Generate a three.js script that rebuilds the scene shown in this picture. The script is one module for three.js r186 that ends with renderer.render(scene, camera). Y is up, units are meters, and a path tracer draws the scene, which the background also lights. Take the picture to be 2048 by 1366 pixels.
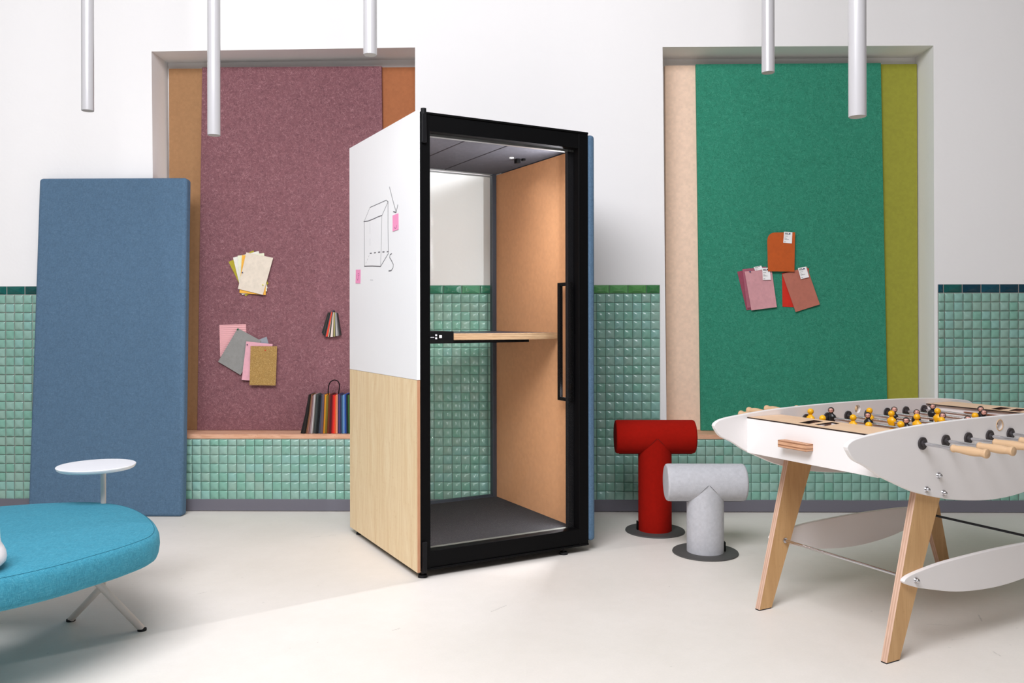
import * as THREE from 'three';
import { RoundedBoxGeometry } from 'three/addons/geometries/RoundedBoxGeometry.js';
import { mergeGeometries, mergeVertices, toCreasedNormals } from 'three/addons/utils/BufferGeometryUtils.js';
import { RectAreaLightUniformsLib } from 'three/addons/lights/RectAreaLightUniformsLib.js';

// ---------------------------------------------------------------- camera, light, exposure
const scene = new THREE.Scene();
scene.background = new THREE.Color(0xdfe6ee);
const F = 1678, HORIZON = 637, EYE = 1.21, YAW = 0.0162, ROLL = 0.0015;   // focal length in pixels of the 2048 wide frame
const camera = new THREE.PerspectiveCamera(2 * Math.atan(683 / F) * 180 / Math.PI, 2048 / 1366, 0.05, 60);
camera.position.set(0, EYE, 0);
camera.rotation.set(0, YAW, -ROLL, 'YXZ');
camera.setViewOffset(2048, 1366, 0, 683 - HORIZON, 2048, 1366);
camera.updateProjectionMatrix();
const renderer = new THREE.WebGLRenderer({ antialias: true });
renderer.toneMapping = THREE.LinearToneMapping;
renderer.toneMappingExposure = 1.0;
renderer.shadowMap.enabled = true;
RectAreaLightUniformsLib.init();
const KEY = { w: 3.3, h: 1.9, at: [-1.05, 4.22, -0.5], tilt: [0, -0.75, -0.66], power: 14.8, color: 0xf7f8ff };  // unseen light above and before the camera, placed to brighten wall and floor
const SIDE = { w: 1.2, h: 1.1, at: [2.7, 2.5, 4.12], tilt: [0, 0, -1], power: 4, color: 0xf8f6ff };             // unseen light behind the camera, right, throwing the pendant shadows to the left
const BOOTH_FILL_AND_SPOT = { left: 60, right: 600, color: 0xf9f8ff, spot: 0.25 };                                          // added upright fill strips hidden behind the booth's front stiles, small spot in its ceiling
function unseenLight(spec) {
  const l = new THREE.RectAreaLight(spec.color, spec.power, spec.w, spec.h);
  l.name = 'unseen_area_light';
  l.position.set(...spec.at); l.lookAt(...spec.at.map((v, i) => v + spec.tilt[i])); scene.add(l);
}
unseenLight(KEY); unseenLight(SIDE);

// ---------------------------------------------------------------- helpers
let seed = 7;
const rnd = () => { seed = (seed * 1664525 + 1013904223) >>> 0; return seed / 4294967296; };
const rr = (a, b) => a + (b - a) * rnd();
const V = (x, y, z) => new THREE.Vector3(x, y, z);
const used = {};
function numbered(n) { const k = used[n] = (used[n] ?? -1) + 1; return k ? n + '_' + String(k).padStart(3, '0') : n; }
function tag(o, label, category, group) {
  o.userData = { ...o.userData, label, category };
  if (group) o.userData.group = group;
  return o;
}
function thing(name, label, category, at = [0, 0, 0], turn = 0, group) {
  const o = new THREE.Group(); o.name = numbered(name); scene.add(o);
  o.position.set(...at); o.rotation.y = turn;
  return tag(o, label, category, group);
}
function part(name, geo, mat, parent, label) {
  const m = new THREE.Mesh(geo, mat); m.name = name; parent.add(m);
  if (label) m.userData.label = label;
  return m;
}
function single(name, geo, mat, label, category, group) {
  const m = new THREE.Mesh(geo, mat); m.name = numbered(name); scene.add(m);
  return tag(m, label, category, group);
}
function struct(name, geo, mat) {
  const m = geo ? new THREE.Mesh(geo, mat) : new THREE.Group();
  m.name = name; m.userData.kind = 'structure'; scene.add(m); return m;
}
// uv in metres, by the way each face points
function metric(g) {
  if (g.index) g = g.toNonIndexed();
  const p = g.attributes.position, uv = new Float32Array(p.count * 2);
  const a = V(), b = V(), c = V(), n = V();
  for (let i = 0; i < p.count; i += 3) {
    a.fromBufferAttribute(p, i); b.fromBufferAttribute(p, i + 1); c.fromBufferAttribute(p, i + 2);
    n.crossVectors(b.clone().sub(a), c.clone().sub(a));
    const x = Math.abs(n.x), y = Math.abs(n.y), z = Math.abs(n.z);
    [a, b, c].forEach((q, k) => {
      const t = x >= y && x >= z ? [q.z, q.y] : y >= z ? [q.x, q.z] : [q.x, q.y];
      uv[(i + k) * 2] = t[0]; uv[(i + k) * 2 + 1] = t[1];
    });
  }
  g.setAttribute('uv', new THREE.BufferAttribute(uv, 2));
  return g;
}
function box(x0, x1, y0, y1, z0, z1, r = 0) {
  const w = x1 - x0, h = y1 - y0, d = z1 - z0;
  const g = r ? new RoundedBoxGeometry(w, h, d, 2, Math.min(r, w / 2.01, h / 2.01, d / 2.01)) : new THREE.BoxGeometry(w, h, d);
  g.translate((x0 + x1) / 2, (y0 + y1) / 2, (z0 + z1) / 2);
  return metric(g);
}
function merged(list) {
  return mergeGeometries(list.map((g) => {
    const h = g.index ? g.toNonIndexed() : g;
    for (const k of Object.keys(h.attributes)) if (!['position', 'normal', 'uv', 'color'].includes(k)) h.deleteAttribute(k);
    return h;
  }));
}
function extrude(pts, depth, bevel = 0, seg = 2, curve = 24) {
  const s = pts instanceof THREE.Shape ? pts : new THREE.Shape(pts.map((p) => new THREE.Vector2(p[0], p[1])));
  const g = new THREE.ExtrudeGeometry(s, { depth: depth - 2 * bevel, bevelEnabled: bevel > 0, bevelThickness: bevel, bevelSize: bevel, bevelOffset: -bevel, bevelSegments: seg, curveSegments: curve });
  g.translate(0, 0, bevel);
  return g;
}
function rod(a, b, r, seg = 16, r2 = r) {
  const A = V(...a), B = V(...b), d = B.clone().sub(A);
  const g = new THREE.CylinderGeometry(r2, r, d.length(), seg);
  g.applyQuaternion(new THREE.Quaternion().setFromUnitVectors(V(0, 1, 0), d.clone().normalize()));
  g.translate(...A.add(B).multiplyScalar(0.5).toArray());
  return g;
}
function lathe(pts, seg = 32) { return new THREE.LatheGeometry(pts.map((p) => new THREE.Vector2(p[0], p[1])), seg); }
// where a sight line of the photograph meets the plane z: survey of flat things hanging on the back wall
function onWall(u, v, z) {
  const a = (u - 1024) / F, b = -(v - HORIZON) / F;
  const x = a + b * ROLL, y = b - a * ROLL, c = Math.cos(YAW), s = Math.sin(YAW);
  const d = [c * x - s, y, -s * x - c], t = z / d[2];
  return [d[0] * t, EYE + d[1] * t];
}

// ---------------------------------------------------------------- textures
function tex(w, h, metresW, metresH, fn, { data = false } = {}) {
  const d = new Uint8Array(w * h * 4);
  const put = (i, r, g, b) => { d[i * 4] = r; d[i * 4 + 1] = g; d[i * 4 + 2] = b; d[i * 4 + 3] = 255; };
  fn(put, w, h, d);
  const t = new THREE.DataTexture(d, w, h, THREE.RGBAFormat);
  t.wrapS = t.wrapT = THREE.RepeatWrapping; t.magFilter = THREE.LinearFilter; t.minFilter = THREE.LinearMipmapLinearFilter;
  t.generateMipmaps = true; t.anisotropy = 8;
  if (!data) t.colorSpace = THREE.SRGBColorSpace;
  t.repeat.set(1 / metresW, 1 / metresH); t.needsUpdate = true;
  return t;
}
const hash = (x, y, s) => { let n = Math.imul(x, 374761393) + Math.imul(y, 668265263) + Math.imul(s, 2246822519); n = Math.imul(n ^ (n >>> 13), 1274126177); return ((n ^ (n >>> 16)) >>> 0) / 4294967296; };
function noise(x, y, px, py, s) {            // tiles every px by py cells
  const xi = Math.floor(x), yi = Math.floor(y), fx = x - xi, fy = y - yi, u = fx * fx * (3 - 2 * fx), v = fy * fy * (3 - 2 * fy);
  const h = (i, j) => hash(((i % px) + px) % px, ((j % py) + py) % py, s);
  return (h(xi, yi) * (1 - u) + h(xi + 1, yi) * u) * (1 - v) + (h(xi, yi + 1) * (1 - u) + h(xi + 1, yi + 1) * u) * v;
}
const hex = (c) => [(c >> 16) & 255, (c >> 8) & 255, c & 255];
// felt: short curled fibres of lighter and darker wool in a base colour
function felt(metres, base, light, dark, count, lenMin, lenMax, strength = 0.4, straight = false, size = 512) {
  const B = hex(base), L = hex(light), D = hex(dark);
  return tex(size, size, metres, metres, (put, w, h) => {
    const f = new Float32Array(w * h * 3);
    for (let j = 0; j < h; j++) for (let i = 0; i < w; i++) {
      const n = 1 + 0.05 * (noise(i / 16, j / 16, w / 16, h / 16, 3) - 0.5) + 0.07 * (rnd() - 0.5);
      for (let k = 0; k < 3; k++) f[(j * w + i) * 3 + k] = B[k] * n;
    }
    for (let q = 0; q < count; q++) {
      let x = rnd() * w, y = rnd() * h, a = straight ? (rnd() < 0.5 ? 0 : Math.PI / 2) : rnd() * 6.283;
      const len = rr(lenMin, lenMax), bend = straight ? 0 : rr(-0.25, 0.25), col = rnd() < 0.5 ? L : D, s = strength * rr(0.3, 1);
      for (let t = 0; t < len; t++) {
        const i = ((Math.floor(x) % w) + w) % w, j = ((Math.floor(y) % h) + h) % h, o = (j * w + i) * 3;
        for (let k = 0; k < 3; k++) f[o + k] += (col[k] - f[o + k]) * s;
        x += Math.cos(a); y += Math.sin(a); a += bend;
      }
    }
    for (let i = 0; i < w * h; i++) put(i, ...[0, 1, 2].map((k) => Math.max(0, Math.min(255, f[i * 3 + k]))));
  });
}
// wood with the grain along v
function wood(metresW, metresH, base, dark, s, contrast = 1) {
  const B = hex(base), D = hex(dark);
  return tex(512, 1024, metresW, metresH, (put, w, h) => {
    for (let j = 0; j < h; j++) for (let i = 0; i < w; i++) {
      const wob = 3 * noise(i / 64, j / 256, 8, 4, s) + 1.2 * noise(i / 32, j / 128, 16, 8, s + 1);
      const broad = noise(i / 40 + wob * 0.0, j / 512, 12.8 | 0, 2, s + 5);
      const ring = 0.5 + 0.5 * Math.sin((i / w) * 6.2832 * 9 + wob * 4);
      const fine = noise(i / 2, j / 60, 256, 17, s + 2), pore = noise(i / 1.5, j / 24, 341, 42, s + 9);
      let t = 0.10 * ring + 0.22 * (fine - 0.3) + 0.18 * (broad - 0.5) + (pore > 0.9 ? 0.25 : 0);
      t = Math.max(0, Math.min(1, t * contrast + 0.05));
      put(j * w + i, ...[0, 1, 2].map((k) => B[k] + (D[k] - B[k]) * t));
    }
  });
}
// the layers of plywood seen on a cut edge; stripes run along v (or along u when across is set)
function ply(period, light, dark, layers, across) {
  const A = hex(light), D = hex(dark), n = 96, m = 256;
  return tex(across ? m : n, across ? n : m, across ? 0.4 : period, across ? period : 0.4, (put, w, h) => {
    for (let j = 0; j < h; j++) for (let i = 0; i < w; i++) {
      const a = (across ? j : i) / n * layers, l = Math.floor(a), along = across ? i : j;
      let t = (l % 2 ? 0.75 : 0.1) + 0.35 * (noise(along / 16, l * 3.7 + (a - l), 16, 64, 4) - 0.5) + (a - l < 0.12 ? 0.3 : 0);
      t = Math.max(0, Math.min(1, t));
      put(j * w + i, ...[0, 1, 2].map((k) => A[k] + (D[k] - A[k]) * t));
    }
  });
}
const std = (o) => new THREE.MeshStandardMaterial(o);
const phys = (o) => new THREE.MeshPhysicalMaterial(o);

const bumpFine = tex(256, 256, 0.25, 0.25, (put, w, h) => {
  for (let i = 0; i < w * h; i++) { const v = 90 + 120 * (0.5 * noise((i % w) / 3, Math.floor(i / w) / 3, 85, 85, 1) + 0.5 * rnd()); put(i, v, v, v); }
}, { data: true });
const bumpPlaster = tex(512, 512, 1.6, 1.6, (put, w, h) => {
  for (let i = 0; i < w * h; i++) {
    const x = i % w, y = Math.floor(i / w);
    const v = 255 * (0.6 * noise(x / 64, y / 64, 8, 8, 2) + 0.25 * noise(x / 16, y / 16, 32, 32, 3) + 0.15 * noise(x / 4, y / 4, 128, 128, 6)); put(i, v, v, v);
  }
}, { data: true });
const floorMap = tex(1024, 1024, 4, 4, (put, w, h, d) => {
  for (let j = 0; j < h; j++) for (let i = 0; i < w; i++) {
    const n = 0.5 * noise(i / 128, j / 128, 8, 8, 21) + 0.3 * noise(i / 40, j / 40, 25, 25, 22) + 0.2 * noise(i / 9, j / 9, 113, 113, 23) - 0.5;
    const g = 1 + 0.045 * n + 0.012 * (rnd() - 0.5);
    put(j * w + i, Math.min(255, 233 * g), Math.min(255, 227 * g), Math.min(255, 218 * g * (1 + 0.01 * n)));
  }
  for (let q = 0; q < 70; q++) {               // scuffs and specks
    let x = rnd() * w, y = rnd() * h, a = rnd() * 6.28; const len = rnd() < 0.7 ? 2 : rr(6, 26), k = rr(0.84, 0.95);
    for (let t = 0; t < len; t++) {
      const o = ((Math.floor(y) & 1023) * w + (Math.floor(x) & 1023)) * 4;
      for (let c = 0; c < 3; c++) d[o + c] *= k;
      x += Math.cos(a); y += Math.sin(a); a += rr(-0.1, 0.1);
    }
  }
});
const M = {
  plaster: std({ color: 0xf1efed, roughness: 0.85, bumpMap: bumpPlaster, bumpScale: 0.002 }),
  ceiling: std({ color: 0xb9b6b2, roughness: 0.9 }),  // out of view; grey chosen to hold down bounced light
  render: std({ color: 0xa5a29e, roughness: 0.9, bumpMap: bumpPlaster, bumpScale: 0.003 }),  // walls out of view, greyed to weaken the light they bounce back
  floor: phys({ map: floorMap, roughness: 0.5, specularIntensity: 0.6 }),
  base: std({ color: 0x6b6972, roughness: 0.6 }),
  black: phys({ color: 0x040405, roughness: 0.6, specularIntensity: 0.25 }),
  blackSoft: phys({ color: 0x141416, roughness: 0.55, specularIntensity: 0.35 }),
  steel: std({ color: 0x3a4048, roughness: 0.4, metalness: 0.4 }),
  alu: std({ color: 0x8e918f, roughness: 0.35, metalness: 0.7 }),
  chrome: std({ color: 0xd0d0d4, roughness: 0.12, metalness: 1 }),
  glass: phys({ color: 0xffffff, roughness: 0, transmission: 1, thickness: 0, ior: 1.45, specularIntensity: 0.12 }),
  glassTint: phys({ color: 0xfafcfb, roughness: 0, transmission: 1, thickness: 0, ior: 1.45, specularIntensity: 0.01 }),
  white: std({ color: 0xf2efed, roughness: 0.45 }),
  lamp: phys({ color: 0xb8b6b7, roughness: 0.3, clearcoat: 0.5, clearcoatRoughness: 0.12 }),
  lampEnd: std({ color: 0xb9b4ae, roughness: 0.5 }),
  boothWood: std({ map: wood(0.5, 1.0, 0xf6dfb6, 0xc99a62, 31), roughness: 0.55 }),
  boothEdge: std({ map: ply(0.016, 0xd2a27e, 0xb57a58, 5, false), roughness: 0.6 }),
  blue: std({ map: felt(0.5, 0x506c85, 0x7892a8, 0x30495f, 14000, 3, 12, 0.4, true), roughness: 0.95, bumpMap: bumpFine, bumpScale: 0.0006 }),
  mauve: std({ map: felt(0.85, 0x7f5459, 0xbd9195, 0x523038, 12000, 5, 16, 0.5), roughness: 0.98, bumpMap: bumpFine, bumpScale: 0.001 }),
  green: std({ map: felt(0.85, 0x2f876c, 0x66b497, 0x165c45, 10000, 5, 16, 0.42), roughness: 0.98, bumpMap: bumpFine, bumpScale: 0.001 }),
  tanBoard: std({ map: felt(0.5, 0xa57b54, 0xb8926c, 0x8c6442, 4000, 3, 9, 0.3), roughness: 0.95 }),
  brownBoard: std({ map: felt(0.5, 0xa56640, 0xb97d57, 0x8b5231, 4000, 3, 9, 0.25), roughness: 0.95 }),
  peachBoard: std({ map: felt(0.5, 0xf2d3ba, 0xf6dcc8, 0xeac6aa, 2500, 2, 6, 0.12), roughness: 0.9 }),
  oliveBoard: std({ map: felt(0.5, 0x9c9b38, 0xadac52, 0x86852a, 3000, 3, 9, 0.2), roughness: 0.95 }),
  sill: std({ map: (() => { const t = wood(1.0, 0.5, 0xe2b394, 0xb97a58, 71, 1.4); t.rotation = Math.PI / 2; return t; })(), roughness: 0.5 }),
  boothTan: std({ map: felt(0.5, 0xb9895f, 0xc69a70, 0xa8784f, 4000, 2, 6, 0.2), roughness: 0.85 }),
  carpet: std({ map: felt(0.7, 0x151416, 0x4c4949, 0x070607, 12000, 3, 8, 0.6), roughness: 1, bumpMap: bumpFine, bumpScale: 0.002 }),
  darkFelt: std({ map: felt(0.7, 0x34343a, 0x6d6d73, 0x18181b, 9000, 4, 14, 0.45), roughness: 1 }),
  deskTop: std({ color: 0x30313a, roughness: 0.4 }),
  deskEdge: std({ map: ply(0.035, 0xcdb08a, 0x967350, 11, true), roughness: 0.6 }),
  teal: std({ map: felt(0.36, 0x34869c, 0x6ab0c2, 0x1a6277, 14000, 4, 20, 0.42, true), roughness: 0.95, bumpMap: bumpFine, bumpScale: 0.0008 }),
  tealSeam: std({ color: 0x1d6478, roughness: 1 }),
  legWhite: std({ color: 0xddd3cc, roughness: 0.4 }),
  rubber: std({ color: 0x17171a, roughness: 0.8 }),
  redFelt: phys({ map: felt(0.4, 0x9c1409, 0xa61d12, 0x8a0b04, 3000, 2, 7, 0.25), roughness: 0.95, specularIntensity: 0.25 }),
  redSeam: std({ color: 0x5c0a05, roughness: 1 }),
  greyFelt: std({ map: felt(0.4, 0xbfc0c4, 0xd4d5d9, 0xa6a7ac, 6000, 2, 10, 0.3, true), roughness: 0.95, bumpMap: bumpFine, bumpScale: 0.0006 }),
  greySeam: std({ color: 0x66676a, roughness: 1 }),
  plate: std({ color: 0x4e4d4b, roughness: 0.65 }),
  laminate: std({ color: 0xf1edeb, roughness: 0.4 }),
  topWood: std({ map: wood(0.5, 0.8, 0xefcba9, 0xd2a47c, 51, 0.8), roughness: 0.5 }),
  pitch: std({ map: wood(0.5, 0.8, 0xb98a6a, 0x946a4c, 53, 0.8), roughness: 0.5 }),
  core: std({ color: 0x2a1c16, roughness: 0.8 }),
  legWood: std({ map: wood(0.4, 0.8, 0xd6ac78, 0xab7b4a, 61), roughness: 0.55 }),
  legEdge: std({ map: ply(0.024, 0xe0bda6, 0xc49c84, 5, false), roughness: 0.65 }),
  blockEdge: std({ map: ply(0.025, 0xdcac88, 0x8a5a3c, 5, true), roughness: 0.6 }),
  grip: std({ map: wood(0.2, 0.3, 0xd8b690, 0xb98a5c, 67, 0.7), roughness: 0.45 }),
  bearing: std({ color: 0x3a3536, roughness: 0.5 }),
  figure: std({ vertexColors: true, roughness: 0.35 }),
};

// ---------------------------------------------------------------- room shell
const WZ = -5.255, NB = -5.5, X0 = -4.3, X1 = 4.9, ZF = 4.2, TOP = 5.2, LOW = 3.5;
struct('floor', metric(new THREE.BoxGeometry(X1 - X0 + 1, 0.2, ZF + 6.2).translate((X0 + X1) / 2, -0.1, (ZF - 5.7) / 2)), M.floor);
// roof out of view, shaped to hold the unseen overhead light on its slope
{
  const n = V(...KEY.tilt).normalize(), up = V(0, 1, 0).addScaledVector(n, -n.y).normalize(), c = V(...KEY.at).addScaledVector(n, -0.08);
  const hi = c.clone().addScaledVector(up, KEY.h / 2), lo = c.clone().addScaledVector(up, -KEY.h / 2), k = (TOP - hi.y) / up.y, k2 = (lo.y - LOW) / up.y;
  const top = hi.clone().addScaledVector(up, k), low = lo.clone().addScaledVector(up, -k2), x0 = KEY.at[0] - KEY.w / 2, x1 = KEY.at[0] + KEY.w / 2;
  const slope = (xa, xb, p, q, t0, t1) => { // slab between two points of the slope, t0..t1 behind the glowing plane
    const h = p.distanceTo(q), g = new THREE.BoxGeometry(xb - xa, h, t1 - t0), m = new THREE.Matrix4().makeBasis(V(1, 0, 0), up, V(1, 0, 0).cross(up));
    g.applyMatrix4(m); const mid_ = p.clone().add(q).multiplyScalar(0.5).addScaledVector(n, -(t0 + t1) / 2); g.translate((xa + xb) / 2, mid_.y, mid_.z); return metric(g);
  };
  const g = [box(X0 - 0.3, X1 + 0.3, TOP, TOP + 0.2, -5.8, top.z + 0.1), box(X0 - 0.3, X1 + 0.3, LOW, LOW + 0.2, low.z - 0.02, ZF + 0.3)];
  g.push(slope(X0 - 0.3, x0, top, low, 0, 0.2), slope(x1, X1 + 0.3, top, low, 0, 0.2), slope(x0, x1, top, hi, 0, 0.2), slope(x0, x1, lo, low, 0, 0.2));
  struct('ceiling', merged(g), M.ceiling);
  const win = struct('unseen_light_1'), f = [slope(x0, x1, hi, hi.clone().addScaledVector(up, -0.06), 0, 0.06), slope(x0, x1, lo.clone().addScaledVector(up, 0.06), lo, 0, 0.06)];
  for (let i = 0; i <= 4; i++) { const x = x0 + i * (x1 - x0 - 0.05) / 4; f.push(slope(x, x + 0.05, hi, lo, 0, 0.06)); }
  part('unseen_light_frame', merged(f), M.white, win);
  part('unseen_light_pane', slope(x0, x1, hi, lo, 0.062, 0.07), std({ color: 0xe8eef2, roughness: 0.6, emissive: 0xf2f6ff, emissiveIntensity: 0.8 }), win);  // glowing face of the unseen overhead light
}
const wallBack = struct('wall_back');
{
  const s = new THREE.Shape([[X0 - 0.3, 0], [X1 + 0.3, 0], [X1 + 0.3, TOP], [X0 - 0.3, TOP]].map((p) => new THREE.Vector2(...p)));
  const hole = (pts) => s.holes.push(new THREE.Path(pts.map((p) => new THREE.Vector2(...p))));
  hole([[-2.357, 2.898], [-0.691, 2.912], [-0.691, 0.455], [-2.335, 0.455]]);
  hole([[0.858, 2.904], [2.537, 2.902], [2.541, 0.455], [0.880, 0.455]]);
  const g = new THREE.ExtrudeGeometry(s, { depth: WZ - NB, bevelEnabled: false }); g.translate(0, 0, NB);
  part('plaster', metric(g), M.plaster, wallBack);
  part('niche_back', box(X0 - 0.3, X1 + 0.3, 0, TOP, NB - 0.2, NB), M.plaster, wallBack);
}
struct('wall_left', box(X0 - 0.25, X0, 0, TOP, -5.8, ZF + 0.3), M.render);
{ // wall behind the camera, with the unseen light set into it
  const w = struct('wall_front'), [cx, cy] = SIDE.at, hw = SIDE.w / 2, hh = SIDE.h / 2, seg = (a, b, y0, y1, z0 = ZF, z1 = ZF + 0.25) => box(a, b, y0, y1, z0, z1);
  part('masonry', merged([seg(X0 - 0.3, cx - hw, 0, TOP), seg(cx + hw, X1 + 0.3, 0, TOP), seg(cx - hw, cx + hw, 0, cy - hh), seg(cx - hw, cx + hw, cy + hh, TOP)]), M.render, w);
  const win = struct('unseen_light_2'), bar = (a, b, y0, y1) => seg(a, b, y0, y1, ZF + 0.1, ZF + 0.16);
  part('unseen_light_frame', merged([bar(cx - hw, cx + hw, cy - hh, cy - hh + 0.05), bar(cx - hw, cx + hw, cy + hh - 0.05, cy + hh), bar(cx - hw, cx - hw + 0.05, cy - hh, cy + hh), bar(cx + hw - 0.05, cx + hw, cy - hh, cy + hh), bar(cx - 0.015, cx + 0.015, cy - hh, cy + hh)]), M.white, win);
  part('unseen_light_pane', seg(cx - hw, cx + hw, cy - hh, cy + hh, ZF + 0.165, ZF + 0.175), std({ color: 0xe8eef2, roughness: 0.6, emissive: 0xf2f6ff, emissiveIntensity: 0.8 }), win);  // glowing face of the unseen light behind the camera
}
struct('wall_right', box(X1, X1 + 0.25, 0, TOP, -5.8, ZF + 0.3), M.render);
struct('baseboard_back', merged([box(X0, -0.69, 0.004, 0.078, WZ - 0.01, WZ + 0.012, 0.004), box(-0.685, X1, 0.004, 0.079, WZ - 0.01, WZ + 0.012, 0.004)]), M.base);
struct('trim_1', box(-2.333, -0.693, 0.456, 0.484, NB + 0.001, -5.247, 0.003), M.sill);
struct('trim_2', box(0.882, 2.538, 0.456, 0.484, NB + 0.001, -5.247, 0.003), M.sill);

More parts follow.
